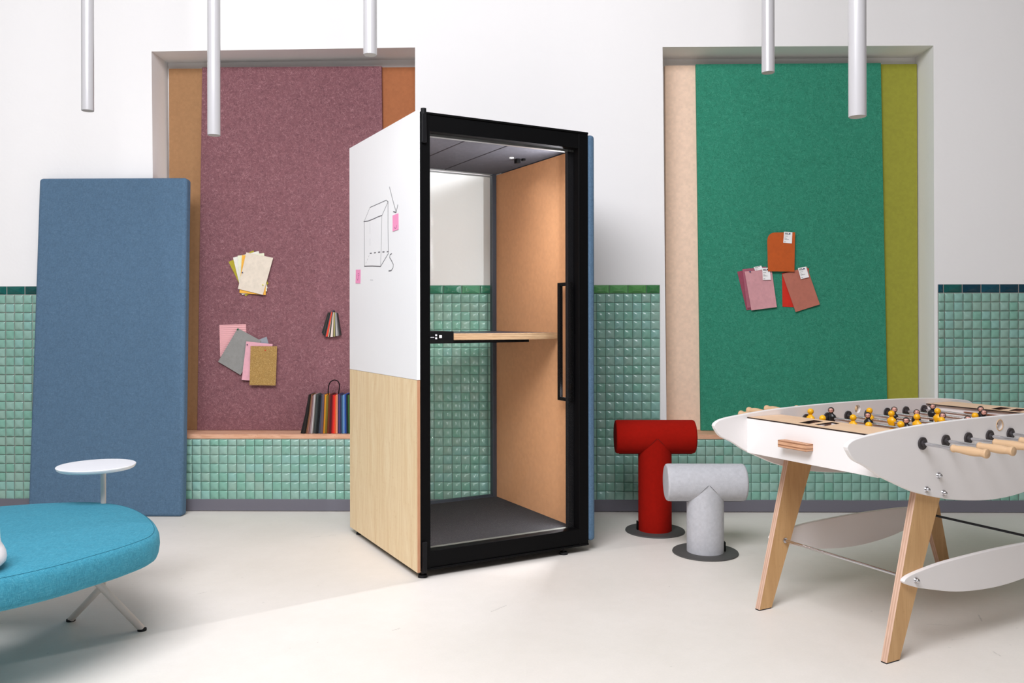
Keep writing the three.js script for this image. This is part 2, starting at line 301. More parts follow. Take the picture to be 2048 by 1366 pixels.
// ---------------------------------------------------------------- wall tiles
{
  const P = 0.0565, RP = 0.05607, Y0 = 0.0745, YT = 1.364, YB = 1.418;
  // a cushion shaped glazed tile, 40 triangles
  function tileShape(w, h, rise, apexX, apexY) {
    const xs = [-1, -0.74, apexX, 0.74, 1], hs = [0, 0.5, 1, 0.5, 0], pos = [], idx = [];
    for (let j = 0; j < 5; j++) for (let i = 0; i < 5; i++) pos.push(xs[i] * w / 2, (j === 2 ? apexY : xs[j]) * h / 2, 0.004 + rise * Math.min(hs[i], hs[j]) * (hs[i] * hs[j] > 0 ? 1 : 1));
    for (let j = 0; j < 4; j++) for (let i = 0; i < 4; i++) {
      const a = j * 5 + i, b = a + 1, c = a + 5, d = c + 1;
      if ((i < 2) === (j < 2)) idx.push(a, b, d, a, d, c); else idx.push(a, b, c, b, d, c);
    }
    const g = new THREE.BufferGeometry();
    g.setAttribute('position', new THREE.Float32BufferAttribute(pos, 3)); g.setIndex(idx); g.computeVertexNormals();
    const skirt = new THREE.BufferGeometry(), c = [[-1, -1], [1, -1], [1, 1], [-1, 1]], sp = [];
    for (let k = 0; k < 4; k++) {
      const a = c[k], b = c[(k + 1) % 4], q = (p, z) => [p[0] * w / 2, p[1] * h / 2, z];
      sp.push(...q(a, -0.004), ...q(b, -0.004), ...q(b, 0.004), ...q(a, -0.004), ...q(b, 0.004), ...q(a, 0.004));
    }
    skirt.setAttribute('position', new THREE.Float32BufferAttribute(sp, 3)); skirt.computeVertexNormals();
    const out = mergeGeometries([g.toNonIndexed(), skirt]);
    out.setAttribute('uv', new THREE.Float32BufferAttribute(new Float32Array(out.attributes.position.count * 2), 2));
    return out;
  }
  const glazes = [0x87b1a2, 0x82ae9e, 0x8cb5a6, 0x85ad9f, 0x90b3a6, 0x7eae9c, 0x89b4a9, 0x8eafa1];
  const glazeMat = glazes.map((c) => phys({ color: c, roughness: 0.2, specularIntensity: 0.9 }));
  const stuffMat = phys({ vertexColors: true, roughness: 0.2, specularIntensity: 0.9 });
  const shapes = {};
  const shapeFor = (gap, k) => shapes[gap + '_' + k] ??= tileShape(P - gap, RP - gap * 0.75, [0.0115, 0.013, 0.010][k], [0, 0.12, -0.1][k], [0.05, -0.1, 0.1][k]);
  // zones: x range, y range, where the grid starts, joint width, joint colour
  const zones = [
    { x0: -3.9, x1: -2.335, gx: -3.115, y1: YT, gap: 0.0055, grout: 0xa8a29c, border: [0x0d4a48, 0x083638, 0x145a54, 0x062a2e] },
    { x0: -2.335, x1: -0.691, gx: 0.838, y1: 0.452, gap: 0.0028, grout: 0x5f5852 },
    { x0: -0.691, x1: 0.838, gx: 0.838, y1: YT, gap: 0.0024, grout: 0x56635c, border: [0x4c8f72, 0x3d8468, 0x579874, 0x2f6a58], border2: [0x55904f, 0x5d9a5c, 0x3f7a48] },
    { x0: 0.838, x1: 2.56, gx: 0.838, y1: 0.452, gap: 0.0026, grout: 0x4c564d },
    { x0: 2.56, x1: 4.1, gx: 2.60, y1: YT, gap: 0.005, grout: 0x9d958e, border: [0x0f4858, 0x0a3848, 0x135652, 0x06282c] },
  ];
  const groutGeo = {}, todo = [], single_ = [];
  const wallGroup = wallBack;
  for (const z of zones) {
    const top = z.border ? YB : z.y1;
    part('grout', box(z.x0, z.x1, Y0, top, WZ - 0.01, WZ + 0.0025), std({ color: z.grout, roughness: 0.95 }), wallGroup);
    const i0 = Math.ceil((z.x0 - z.gx) / P - 0.55), i1 = Math.floor((z.x1 - z.gx) / P + 0.45);
    for (let i = i0; i < i1; i++) for (let r = 0; r < 23; r++) {
      let xa = z.gx + i * P, xb = xa + P, ya = Y0 + r * RP, yb = ya + RP;
      xa = Math.max(xa, z.x0); xb = Math.min(xb, z.x1);
      if (xb - xa < 0.015 || ya + 0.02 > z.y1) continue;
      yb = Math.min(yb, z.y1 + 0.001);
      const t = { x: (xa + xb) / 2, y: (ya + yb) / 2, sx: (xb - xa - z.gap) / (P - z.gap), sy: (yb - ya - z.gap * 0.75) / (RP - z.gap * 0.75), gap: z.gap, k: Math.floor(rnd() * 3), c: Math.floor(rnd() * glazes.length), a: rr(-0.035, 0.035), b: rr(-0.035, 0.035), s: rr(-0.01, 0.01), dz: rr(-0.0008, 0.0008) };
      // the three hundred that show largest: clear strip on the left, under the left niche, the pier beside the booth
      let rank = 9;
      if (t.x > -3.33 && t.x < -3.1) rank = 1; else if (t.x > 0.43 && t.x < 0.84 && t.y > 0.52) rank = 2; else if (t.x > -2.17 && t.x < -1.11 && t.y < 0.45) rank = 3;
      t.rank = rank; todo.push(t);
    }
    if (z.border) {
      const bp = 0.1155, g0 = z.x1 === 0.838 ? 0.838 + bp * 0.28 : z.x0 < -3 ? -3.115 - bp * 0.42 : 2.60 - bp * 0.55 + bp * 0.5;
      for (let i = Math.ceil((z.x0 - g0) / bp - 0.9); g0 + i * bp < z.x1 - 0.01; i++) {
        const xa = Math.max(g0 + i * bp, z.x0) + 0.002, xb = Math.min(g0 + (i + 1) * bp, z.x1) - 0.002, w = xb - xa, h = YB - YT - 0.003;
        if (w < 0.015) continue;
        // stepped pyramid relief: three rings of four facets, then the apex
        const rings = [[1, 0.002], [0.86, 0.005], [0.8, 0.0052], [0.5, 0.0115], [0.46, 0.0115], [0.0, 0.016]], p = [];
        const c = (k, q) => [(k === 1 || k === 2 ? 1 : -1) * q[0] * w / 2, (k > 1 ? 1 : -1) * q[0] * h / 2, q[1]];
        for (let q = 0; q < 5; q++) for (let k = 0; k < 4; k++) {
          const a = c(k, rings[q]), b = c((k + 1) % 4, rings[q]), d = c((k + 1) % 4, rings[q + 1]), e = c(k, rings[q + 1]);
          p.push(...a, ...b, ...d); if (q < 4) p.push(...a, ...d, ...e);
        }
        const g = new THREE.BufferGeometry(); g.setAttribute('position', new THREE.Float32BufferAttribute(p, 3)); g.computeVertexNormals();
        const m = part('border_tile', g, phys({ color: (xa > 0.3 && z.border2 ? z.border2 : z.border)[Math.floor(rnd() * 3)], roughness: 0.16 }), wallGroup);
        m.position.set((xa + xb) / 2, (YT + YB) / 2 + 0.001, WZ + 0.001); m.rotation.z = rr(-0.008, 0.008);
      }
    }
  }
  const order = todo.map((t, i) => [t.rank, i]).sort((a, b) => a[0] - b[0] || a[1] - b[1]);
  const chosen = new Set(order.slice(0, 300).filter(([r]) => r < 9).map(([, i]) => i)), rest = [], cc = new THREE.Color(), m4 = new THREE.Object3D();
  todo.forEach((t, i) => {
    const g = shapeFor(t.gap, t.k);
    m4.position.set(t.x, t.y, WZ + 0.0045 + t.dz); m4.rotation.set(t.a, t.b, t.s); m4.scale.set(t.sx, t.sy, 1); m4.updateMatrix();
    if (chosen.has(i)) { const m = part('tile', g, glazeMat[t.c], wallGroup); m.position.copy(m4.position); m.rotation.copy(m4.rotation); m.scale.copy(m4.scale); return; }
    const h = g.clone().applyMatrix4(m4.matrix); cc.setHex(glazes[t.c]);
    const col = new Float32Array(h.attributes.position.count * 3); for (let k = 0; k < col.length; k += 3) col.set([cc.r, cc.g, cc.b], k);
    h.setAttribute('color', new THREE.BufferAttribute(col, 3)); rest.push(h);
  });
  const s = part('tile_field', mergeGeometries(rest), stuffMat, wallGroup); s.userData.kind = 'stuff';
}

// ---------------------------------------------------------------- boards in the niches
function board(name, px, z0, z1, mat, label) {       // corners top left, top right, bottom right, bottom left
  const pts = px.map((p) => p.length === 2 ? onWall(p[0], p[1], z1) : p.slice(0, 2));
  const g = extrude(pts, z1 - z0, 0.003); g.translate(0, 0, z0);
  return single(name, metric(g), mat, label, 'pinboard');
}
const yT = 2.85, yB = 0.485, side = -5.458, mid = -5.432;
const sx = (u, v, z) => onWall(u, v, z)[0];
const brd = (u0t, u1t, u0b, u1b, z) => [[sx(u0t, 130, z), yT, 0], [sx(u1t, 130, z), yT, 0], [sx(u1b, 862, z), yB, 0], [sx(u0b, 862, z), yB, 0]];
board('pinboard', brd(337.5, 420, 339, 420, side), NB, side, M.tanBoard, 'narrow tan felt board at the left edge of the left niche, behind the blue panel');
board('pinboard', brd(750, 832, 750, 832, side), NB, side, M.brownBoard, 'narrow reddish brown board at the right edge of the left niche');
board('pinboard', brd(404, 763, 394, 772, mid), side, mid, M.mauve, 'wide mottled mauve felt pinboard in the left niche with fabric swatches');
board('pinboard', brd(1330, 1410, 1333, 1418, side), NB, side, M.peachBoard, 'narrow pale peach board at the left edge of the right niche');
board('pinboard', brd(1750, 1834, 1756, 1837, side), NB, side, M.oliveBoard, 'narrow olive green board at the right edge of the right niche');
board('pinboard', brd(1392, 1762, 1402, 1776, mid), side, mid, M.green, 'wide mottled emerald green felt pinboard in the right niche');

// ---------------------------------------------------------------- the phone booth
{
  const T = thing('phone_booth', 'black framed glass phone booth with whiteboard, wood and blue sides', 'phone booth', [-0.5035, 0, -3.878], 0.5212);
  // whiteboard print
  const cv = document.createElement('canvas'); cv.width = 1024; cv.height = 1290;
  const c = cv.getContext('2d'); c.fillStyle = '#fdfdfc'; c.fillRect(0, 0, 1024, 1290);
  const X = (z) => (z + 0.99) / 0.99 * 1024, Y = (y) => (2.175 - y) / 1.25 * 1290;
  const line = (pts, w = 5, col = 'rgba(70,70,74,0.85)', dash) => {
    c.strokeStyle = col; c.lineWidth = w; c.lineCap = 'round'; c.lineJoin = 'round'; c.setLineDash(dash || []); c.beginPath();
    pts.forEach(([z, y], i) => i ? c.lineTo(X(z), Y(y)) : c.moveTo(X(z), Y(y))); c.stroke();
  };
  line([[-0.644, 1.800], [-0.55, 1.803], [-0.45, 1.806], [-0.40, 1.808], [-0.374, 1.797]], 4);
  line([[-0.644, 1.80], [-0.741, 1.733]], 4, 'rgba(90,90,94,0.55)');
  line([[-0.745, 1.735], [-0.68, 1.731], [-0.60, 1.733], [-0.52, 1.737], [-0.461, 1.738]], 5);
  line([[-0.374, 1.797], [-0.461, 1.738]], 5, 'rgba(90,90,94,0.7)');
  line([[-0.737, 1.73], [-0.734, 1.61], [-0.734, 1.492]], 7, 'rgba(80,80,84,0.6)');
  line([[-0.463, 1.736], [-0.47, 1.60], [-0.484, 1.478]], 6, 'rgba(80,80,84,0.5)');
  line([[-0.374, 1.797], [-0.375, 1.67], [-0.371, 1.545]], 7, 'rgba(80,80,84,0.6)');
  line([[-0.734, 1.492], [-0.69, 1.491], [-0.61, 1.487], [-0.54, 1.482], [-0.484, 1.478]], 6);
  line([[-0.484, 1.478], [-0.369, 1.538]], 6, 'rgba(80,80,84,0.7)');
  line([[-0.734, 1.492], [-0.645, 1.556]], 4, 'rgba(100,100,104,0.35)', [12, 16]);
  line([[-0.645, 1.556], [-0.50, 1.553], [-0.369, 1.546]], 6, 'rgba(70,70,74,0.85)', [26, 40]);
  line([[-0.645, 1.72], [-0.645, 1.60]], 5, 'rgba(120,120,124,0.25)', [60, 30]);
  line([[-0.353, 1.868], [-0.31, 1.80], [-0.266, 1.738]], 6, 'rgba(80,80,84,0.7)');
  line([[-0.300, 1.739], [-0.263, 1.731], [-0.240, 1.765]], 6);
  line([[-0.325, 1.533], [-0.347, 1.529], [-0.352, 1.515], [-0.322, 1.495], [-0.302, 1.478], [-0.306, 1.462], [-0.33, 1.449], [-0.366, 1.449]], 6);
  line([[-0.64, 1.415], [-0.60, 1.413]], 7, 'rgba(120,120,124,0.22)');
  const wb = new THREE.CanvasTexture(cv); wb.colorSpace = THREE.SRGBColorSpace; wb.repeat.set(1 / 0.99, 1 / 1.25); wb.offset.set(1, -0.925 / 1.25); wb.anisotropy = 8;
  part('whiteboard_panel', box(0, 0.016, 0.9255, 2.175, -0.99, 0), std({ map: wb, roughness: 0.35 }), T, 'white whiteboard panel with a box sketch');
  const lower = part('wood_panel', box(0.0006, 0.016, 0.032, 0.924, -0.99, -0.0005), M.boothWood, T, 'pale wood lower side panel');
  part('plywood_edge', box(0.0008, 0.0155, 0.032, 0.924, -0.0006, 0.0008), M.boothEdge, lower);
  part('inner_panel', box(0.018, 0.04, 0.10, 2.09, -0.95, -0.06), M.boothTan, T);
  part('inner_panel', box(0.920, 0.944, 0.10, 2.09, -0.951, -0.062), M.boothTan, T, 'tan felt inner wall');
  part('upholstered_panel', box(0.9553, 0.997, 0.055, 2.163, -0.965, 0.004, 0.018), M.blue, T, 'blue fabric side panel');
  // front frame: two stiles and two rails, dark inner reveal
  part('stile', box(0.019, 0.068, 0.039, 2.171, -0.058, 0, 0.003), M.black, T);
  part('stile', box(0.898, 0.955, 0.039, 2.171, -0.058, 0, 0.003), M.black, T);
  part('stile', box(0.862, 0.8985, 0.11, 2.09, -0.075, -0.05, 0.002), M.blackSoft, T);
  part('top_rail', box(0.066, 0.900, 2.085, 2.163, -0.056, -0.002, 0.003), M.black, T);
  part('top_rail', box(0.019, 0.955, 2.163, 2.1735, -0.07, 0.004, 0.003), M.black, T);
  part('bottom_rail', box(0.066, 0.900, 0.046, 0.124, -0.056, -0.002, 0.003), M.black, T);
  part('bottom_rail', box(0.019, 0.955, 0.036, 0.046, -0.07, 0.004, 0.003), M.black, T);
  part('gasket_strip', box(0.066, 0.9, 2.074, 2.0855, -0.075, -0.05), M.alu, T, 'grey strip under the top rail');
  part('threshold', box(0.066, 0.9, 0.108, 0.122, -0.085, -0.057), std({ color: 0x55574f, roughness: 0.7 }), T);
  part('glass_door', box(0.067, 0.899, 0.123, 2.086, -0.034, -0.028), M.glass, T, 'clear glass door pane');
  // hinges at the left corner, top and bottom
  for (const y of [2.095, 0.105]) part('hinge', merged([box(0.022, 0.044, y - 0.068, y + 0.068, 0.0, 0.016, 0.004), rod([0.033, y > 1 ? 2.16 : 0.03, 0.004], [0.033, y > 1 ? 2.187 : 0.05, 0.004], 0.013, 20)]), M.blackSoft, T);
  part('roof_panel', box(0.0165, 0.956, 2.113, 2.165, -0.985, -0.06), M.blackSoft, T);
  part('base_panel', box(0.0165, 0.956, 0.05, 0.10, -0.985, -0.058), M.black, T);
  // ceiling strips of dark felt
  for (const [a, b] of [[0.04, 0.3195], [0.3265, 0.5615], [0.5685, 0.919]]) part('ceiling_panel', box(a, b, 2.094, 2.110, -0.945, -0.075, 0.003), M.darkFelt, T);
  part('ceiling_lamp', new THREE.CylinderGeometry(0.012, 0.012, 0.005, 20).translate(0.735, 2.0935, -0.42), std({ color: 0xffffff, emissive: 0xfff6ea, emissiveIntensity: 1.5 }), T);
  part('sensor', merged([box(0.772, 0.795, 2.07, 2.0935, -0.46, -0.425, 0.003), box(0.80, 0.815, 2.082, 2.0935, -0.43, -0.405, 0.002)]), M.black, T);
  const lamp = new THREE.SpotLight(BOOTH_FILL_AND_SPOT.color, BOOTH_FILL_AND_SPOT.spot, 0, 1.25, 0.8, 2); lamp.name = 'booth_spot';
  lamp.position.set(0.735, 2.085, -0.42); lamp.target.position.set(0.735, 0.1, -0.44); lamp.shadow.radius = 1; T.add(lamp); T.add(lamp.target);
  // added fill strips hidden on the back of the front stiles, brightening the inside
  for (const [x, dir, pw, y, len] of [[0.052, 0.85, BOOTH_FILL_AND_SPOT.left, 0.60, 0.8], [0.052, 0.85, BOOTH_FILL_AND_SPOT.left, 1.67, 0.7], [0.885, -3, BOOTH_FILL_AND_SPOT.right * 0.3, 0.50, 0.7], [0.885, -3, BOOTH_FILL_AND_SPOT.right, 1.75, 0.6]]) {
    const g = new THREE.BoxGeometry(0.016, len, 0.006), m = part('added_fill_strip', g, std({ color: 0xf4f2ee, emissive: 0xfff4ea, emissiveIntensity: 0.3 }), T, 'added slim upright fill light strip');
    m.position.set(x, y, -0.082); m.rotation.y = Math.atan2(dir, -1);
    const l = new THREE.RectAreaLight(BOOTH_FILL_AND_SPOT.color, pw, dir > 0 ? 0.024 : 0.014, len - 0.02); l.name = 'booth_fill'; l.position.set(x + Math.max(dir, -1.2) * 0.006, y, -0.088); l.rotation.y = -Math.atan(dir); T.add(l);
  }
  part('floor_mat', box(0.04, 0.919, 0.10, 0.116, -0.945, -0.06), M.carpet, T, 'dark grey flecked carpet');
  // rear frame and pane
  part('rear_post', box(0.893, 0.921, 0.10, 2.10, -0.985, -0.95, 0.002), M.steel, T);
  part('rear_post', box(0.018, 0.046, 0.10, 2.10, -0.985, -0.95, 0.002), M.steel, T);
  part('rear_rail', merged([box(0.046, 0.893, 2.092, 2.102, -0.975, -0.95), box(0.046, 0.893, 2.078, 2.085, -0.97, -0.955)]), M.alu, T);
  part('rear_rail', merged([box(0.046, 0.893, 0.113, 0.121, -0.97, -0.953), box(0.046, 0.893, 0.121, 0.129, -0.978, -0.965)]), M.steel, T);
  part('rear_glass', box(0.046, 0.893, 0.121, 2.086, -0.968, -0.962), M.glassTint, T, 'clear rear glass pane');
  // desk with bowed plywood front edge, and the socket strip
  {
    const pts = [];
    for (let i = 0; i <= 20; i++) { const t = i / 20, x = 0.326 + t * (0.918 - 0.326); pts.push([x, 0.295 - 0.055 * Math.sin(Math.PI * t) * 1 + (t * -0.06)]); }
    const s = [...pts, [0.918, 0.93], [0.326, 0.93]];
    const g = extrude(s, 0.034, 0.0015); g.rotateX(-Math.PI / 2); g.translate(0, 1.1, 0);
    const desk = part('desk', metric(g), [M.deskTop, M.deskEdge], T, 'plywood edged desk with dark top');
    const rail = part('socket_strip', box(0.042, 0.326, 1.083, 1.145, -0.60, -0.296, 0.003), M.black, T);
    part('rail', box(0.326, 0.918, 1.075, 1.099, -0.9, -0.55), M.black, T);
    part('socket', box(0.196, 0.216, 1.113, 1.117, -0.297, -0.294), std({ color: 0xb8b8bc, roughness: 0.4 }), rail);
    part('socket', box(0.222, 0.232, 1.121, 1.130, -0.297, -0.294), std({ color: 0xc8c8cc, roughness: 0.4 }), rail);
    part('socket', box(0.222, 0.232, 1.106, 1.115, -0.297, -0.294), std({ color: 0xc8c8cc, roughness: 0.4 }), rail);
    part('switch', box(0.244, 0.258, 1.111, 1.126, -0.297, -0.293), std({ color: 0xd6d6da, roughness: 0.4 }), rail);
  }
  // pull handle: upright rectangular loop on the door stile
  part('door_handle', merged([
    box(0.866, 0.884, 0.778, 1.398, -0.160, -0.134, 0.002), box(0.866, 0.884, 0.778, 1.398, -0.062, -0.036, 0.002),
    box(0.866, 0.884, 1.380, 1.398, -0.15, -0.05, 0.002), box(0.866, 0.884, 0.778, 0.796, -0.15, -0.05, 0.002)]), M.black, T);
  for (const [x, z] of [[0.04, -0.03], [0.82, -0.03], [0.04, -0.93], [0.9, -0.93]])
    part('levelling_foot', merged([new THREE.CylinderGeometry(0.020, 0.023, 0.012, 24).translate(x, 0.006, z), new THREE.CylinderGeometry(0.007, 0.007, 0.05, 12).translate(x, 0.03, z)]), M.rubber, T);

  // pink notes stuck to the whiteboard: placed in the booth's own axes
  const note = (z0, z1, y0, y1, skew, label, marks) => {
    const cv2 = document.createElement('canvas'); cv2.width = cv2.height = 128; const k = cv2.getContext('2d');
    k.fillStyle = '#f79cc4'; k.fillRect(0, 0, 128, 128); k.strokeStyle = 'rgba(110,50,90,0.8)'; k.lineWidth = 5; k.lineCap = 'round';
    for (const m of marks) { k.beginPath(); m.forEach(([x, y], i) => i ? k.lineTo(x, y) : k.moveTo(x, y)); k.stroke(); }
    const t = new THREE.CanvasTexture(cv2); t.colorSpace = THREE.SRGBColorSpace;
    const g = new THREE.BoxGeometry(z1 - z0, y1 - y0, 0.0006, 4, 4, 1), p = g.attributes.position;
    for (let i = 0; i < p.count; i++) p.setZ(i, p.getZ(i) + 0.004 * Math.max(0, -p.getY(i) / (y1 - y0)) ** 2);
    g.computeVertexNormals();
    const m = single('sticky_note', g, std({ map: t, roughness: 0.85 }), label, 'sticky note', 'pink sticky notes on the whiteboard');
    m.rotation.set(0, 0.5212 - Math.PI / 2, skew, 'YXZ');
    const lx = -0.0012, lz = (z0 + z1) / 2, c_ = Math.cos(0.5212), s_ = Math.sin(0.5212);
    m.position.set(-0.5035 + c_ * lx + s_ * lz, (y0 + y1) / 2, -3.878 - s_ * lx + c_ * lz);
  };
  note(-0.307, -0.228, 1.643, 1.722, 0.03, 'pink sticky note under the drawn arrow on the whiteboard', [[[40, 98], [55, 112], [80, 108], [92, 92]]]);
  note(-0.877, -0.798, 1.405, 1.480, -0.05, 'pink sticky note low at the far left edge of the whiteboard', [[[30, 50], [35, 85], [60, 100], [85, 60]], [[60, 40], [90, 35]], [[70, 55], [95, 50]]]);
}

// ---------------------------------------------------------------- blue panel leaning on the wall
{
  const g = new RoundedBoxGeometry(0.94, 2.09, 0.08, 5, 0.022); g.translate(0, 1.045, -0.04);
  const p = g.attributes.position;
  for (let i = 0; i < p.count; i++) { const x = p.getX(i), y = p.getY(i); if (x < 0) p.setX(i, x + 0.028 * (y / 2.09) - 0.014); }
  const m = single('acoustic_panel', metric(g), M.blue, 'tall blue fabric covered acoustic panel leaning against the wall', 'panel');
  m.position.set(-2.572, 0.0, -5.092); m.rotation.x = -0.0385;
}

// ---------------------------------------------------------------- pendant lamps
for (const [x, y, z, label] of [
  [-2.234, 2.273, -4.248, 'leftmost white tube pendant lamp, hanging before the blank wall'],
  [-1.503, 2.096, -4.027, 'white tube pendant lamp hanging in front of the mauve pinboard'],
  [-0.691, 2.385, -3.729, 'white tube pendant lamp just left of and above the phone booth'],
  [1.160, 2.381, -4.027, 'left one of the two white tube pendant lamps before the green pinboard'],
  [1.175, 1.921, -2.988, 'rightmost and thickest looking white tube pendant lamp, hanging lowest']]) {
  const t = thing('pendant_lamp', label, 'pendant lamp', [x, y, z], 0, 'white tube pendant lamps');
  part('tube', lathe([[0.0, 0.004], [0.0275, 0.004], [0.0285, 0.0], [0.03, 0.0015], [0.03, TOP - y - 0.02], [0.0, TOP - y - 0.02]], 40), M.lamp, t);
  part('end_cap', new THREE.CylinderGeometry(0.0272, 0.0272, 0.004, 32).translate(0, 0.0035, 0), M.lampEnd, t);
  part('ceiling_rose', new THREE.CylinderGeometry(0.05, 0.05, 0.02, 32).translate(0, TOP - y - 0.01, 0), M.lamp, t);
}

// ---------------------------------------------------------------- T-shaped stools
function stool(at, height, len, felt_, seam, label, tabSide) {
  const R = 0.095, t = thing('t_stool', label, 'stool', at), y = height - R;
  part('base_plate', lathe([[0, 0.0], [0.166, 0.0], [0.168, 0.003], [0.166, 0.008], [0, 0.008]], 64), M.plate, t);
  // the upright, cut to the saddle where it meets the lying tube
  const N = 64, pos = [], idx = [], uv = [];
  for (let i = 0; i <= N; i++) {
    const a = (i / N + 0.5) * Math.PI * 2, x = Math.sin(a) * (R - 0.001), z = Math.cos(a) * (R - 0.001), top = y - Math.sqrt(Math.max(0, R * R - z * z)) + 0.006;
    for (const h of [0.008, 0.3 * top, 0.6 * top, top]) { pos.push(x, h, z); uv.push(a * R, h); }
  }
  for (let i = 0; i < N; i++) for (let j = 0; j < 3; j++) { const a = i * 4 + j, b = a + 4; idx.push(a, b, b + 1, a, b + 1, a + 1); }
  const g = new THREE.BufferGeometry(); g.setAttribute('position', new THREE.Float32BufferAttribute(pos, 3)); g.setAttribute('uv', new THREE.Float32BufferAttribute(uv, 2)); g.setIndex(idx); g.computeVertexNormals();
  part('pedestal', g, felt_, t);
  const L = len / 2, tube = lathe([[0, -L], [R - 0.010, -L], [R - 0.003, -L + 0.004], [R, -L + 0.012], [R, L - 0.014], [R - 0.004, L - 0.004], [R - 0.014, L], [0, L]], 72);
  const tp = tube.attributes.position, tu = tube.attributes.uv;
  for (let i = 0; i < tp.count; i++) tu.setXY(i, tu.getX(i) * 2 * Math.PI * R, tp.getY(i));
  tube.rotateZ(-Math.PI / 2); tube.translate(0, y, 0);
  const s = part('seat_tube', tube, felt_, t);
  part('seam', rod([-L + 0.02, y - R * 0.985, R * 0.22], [-0.06, y - R * 0.985, R * 0.22], 0.0022, 8), seam, s);
  part('seam', rod([0.06, y - R * 0.985, R * 0.22], [L - 0.02, y - R * 0.985, R * 0.22], 0.0022, 8), seam, s);
  for (const side_ of [0, Math.PI]) {
    const arc = []; for (let i = 0; i <= 40; i++) { const q = side_ + 0.03 + i / 40 * (Math.PI - 0.06); arc.push(V(Math.sin(q) * R, y - R * Math.abs(Math.sin(q)) + 0.003, Math.cos(q) * R)); }
    part('welt', new THREE.TubeGeometry(new THREE.CatmullRomCurve3(arc), 90, 0.0015, 6), seam, s);
  }
  part('bracket', box(tabSide * 0.099 - 0.004, tabSide * 0.099 + 0.004, 0.008, 0.055, -0.02, 0.01), M.black, t);
}
stool([0.734, 0, -4.785], 0.632, 0.452, M.redFelt, M.redSeam, 'tall red felt stool shaped like a letter T', -1);
stool([0.926, 0, -4.349], 0.458, 0.408, M.greyFelt, M.greySeam, 'low pale grey felt stool shaped like a letter T', 1);

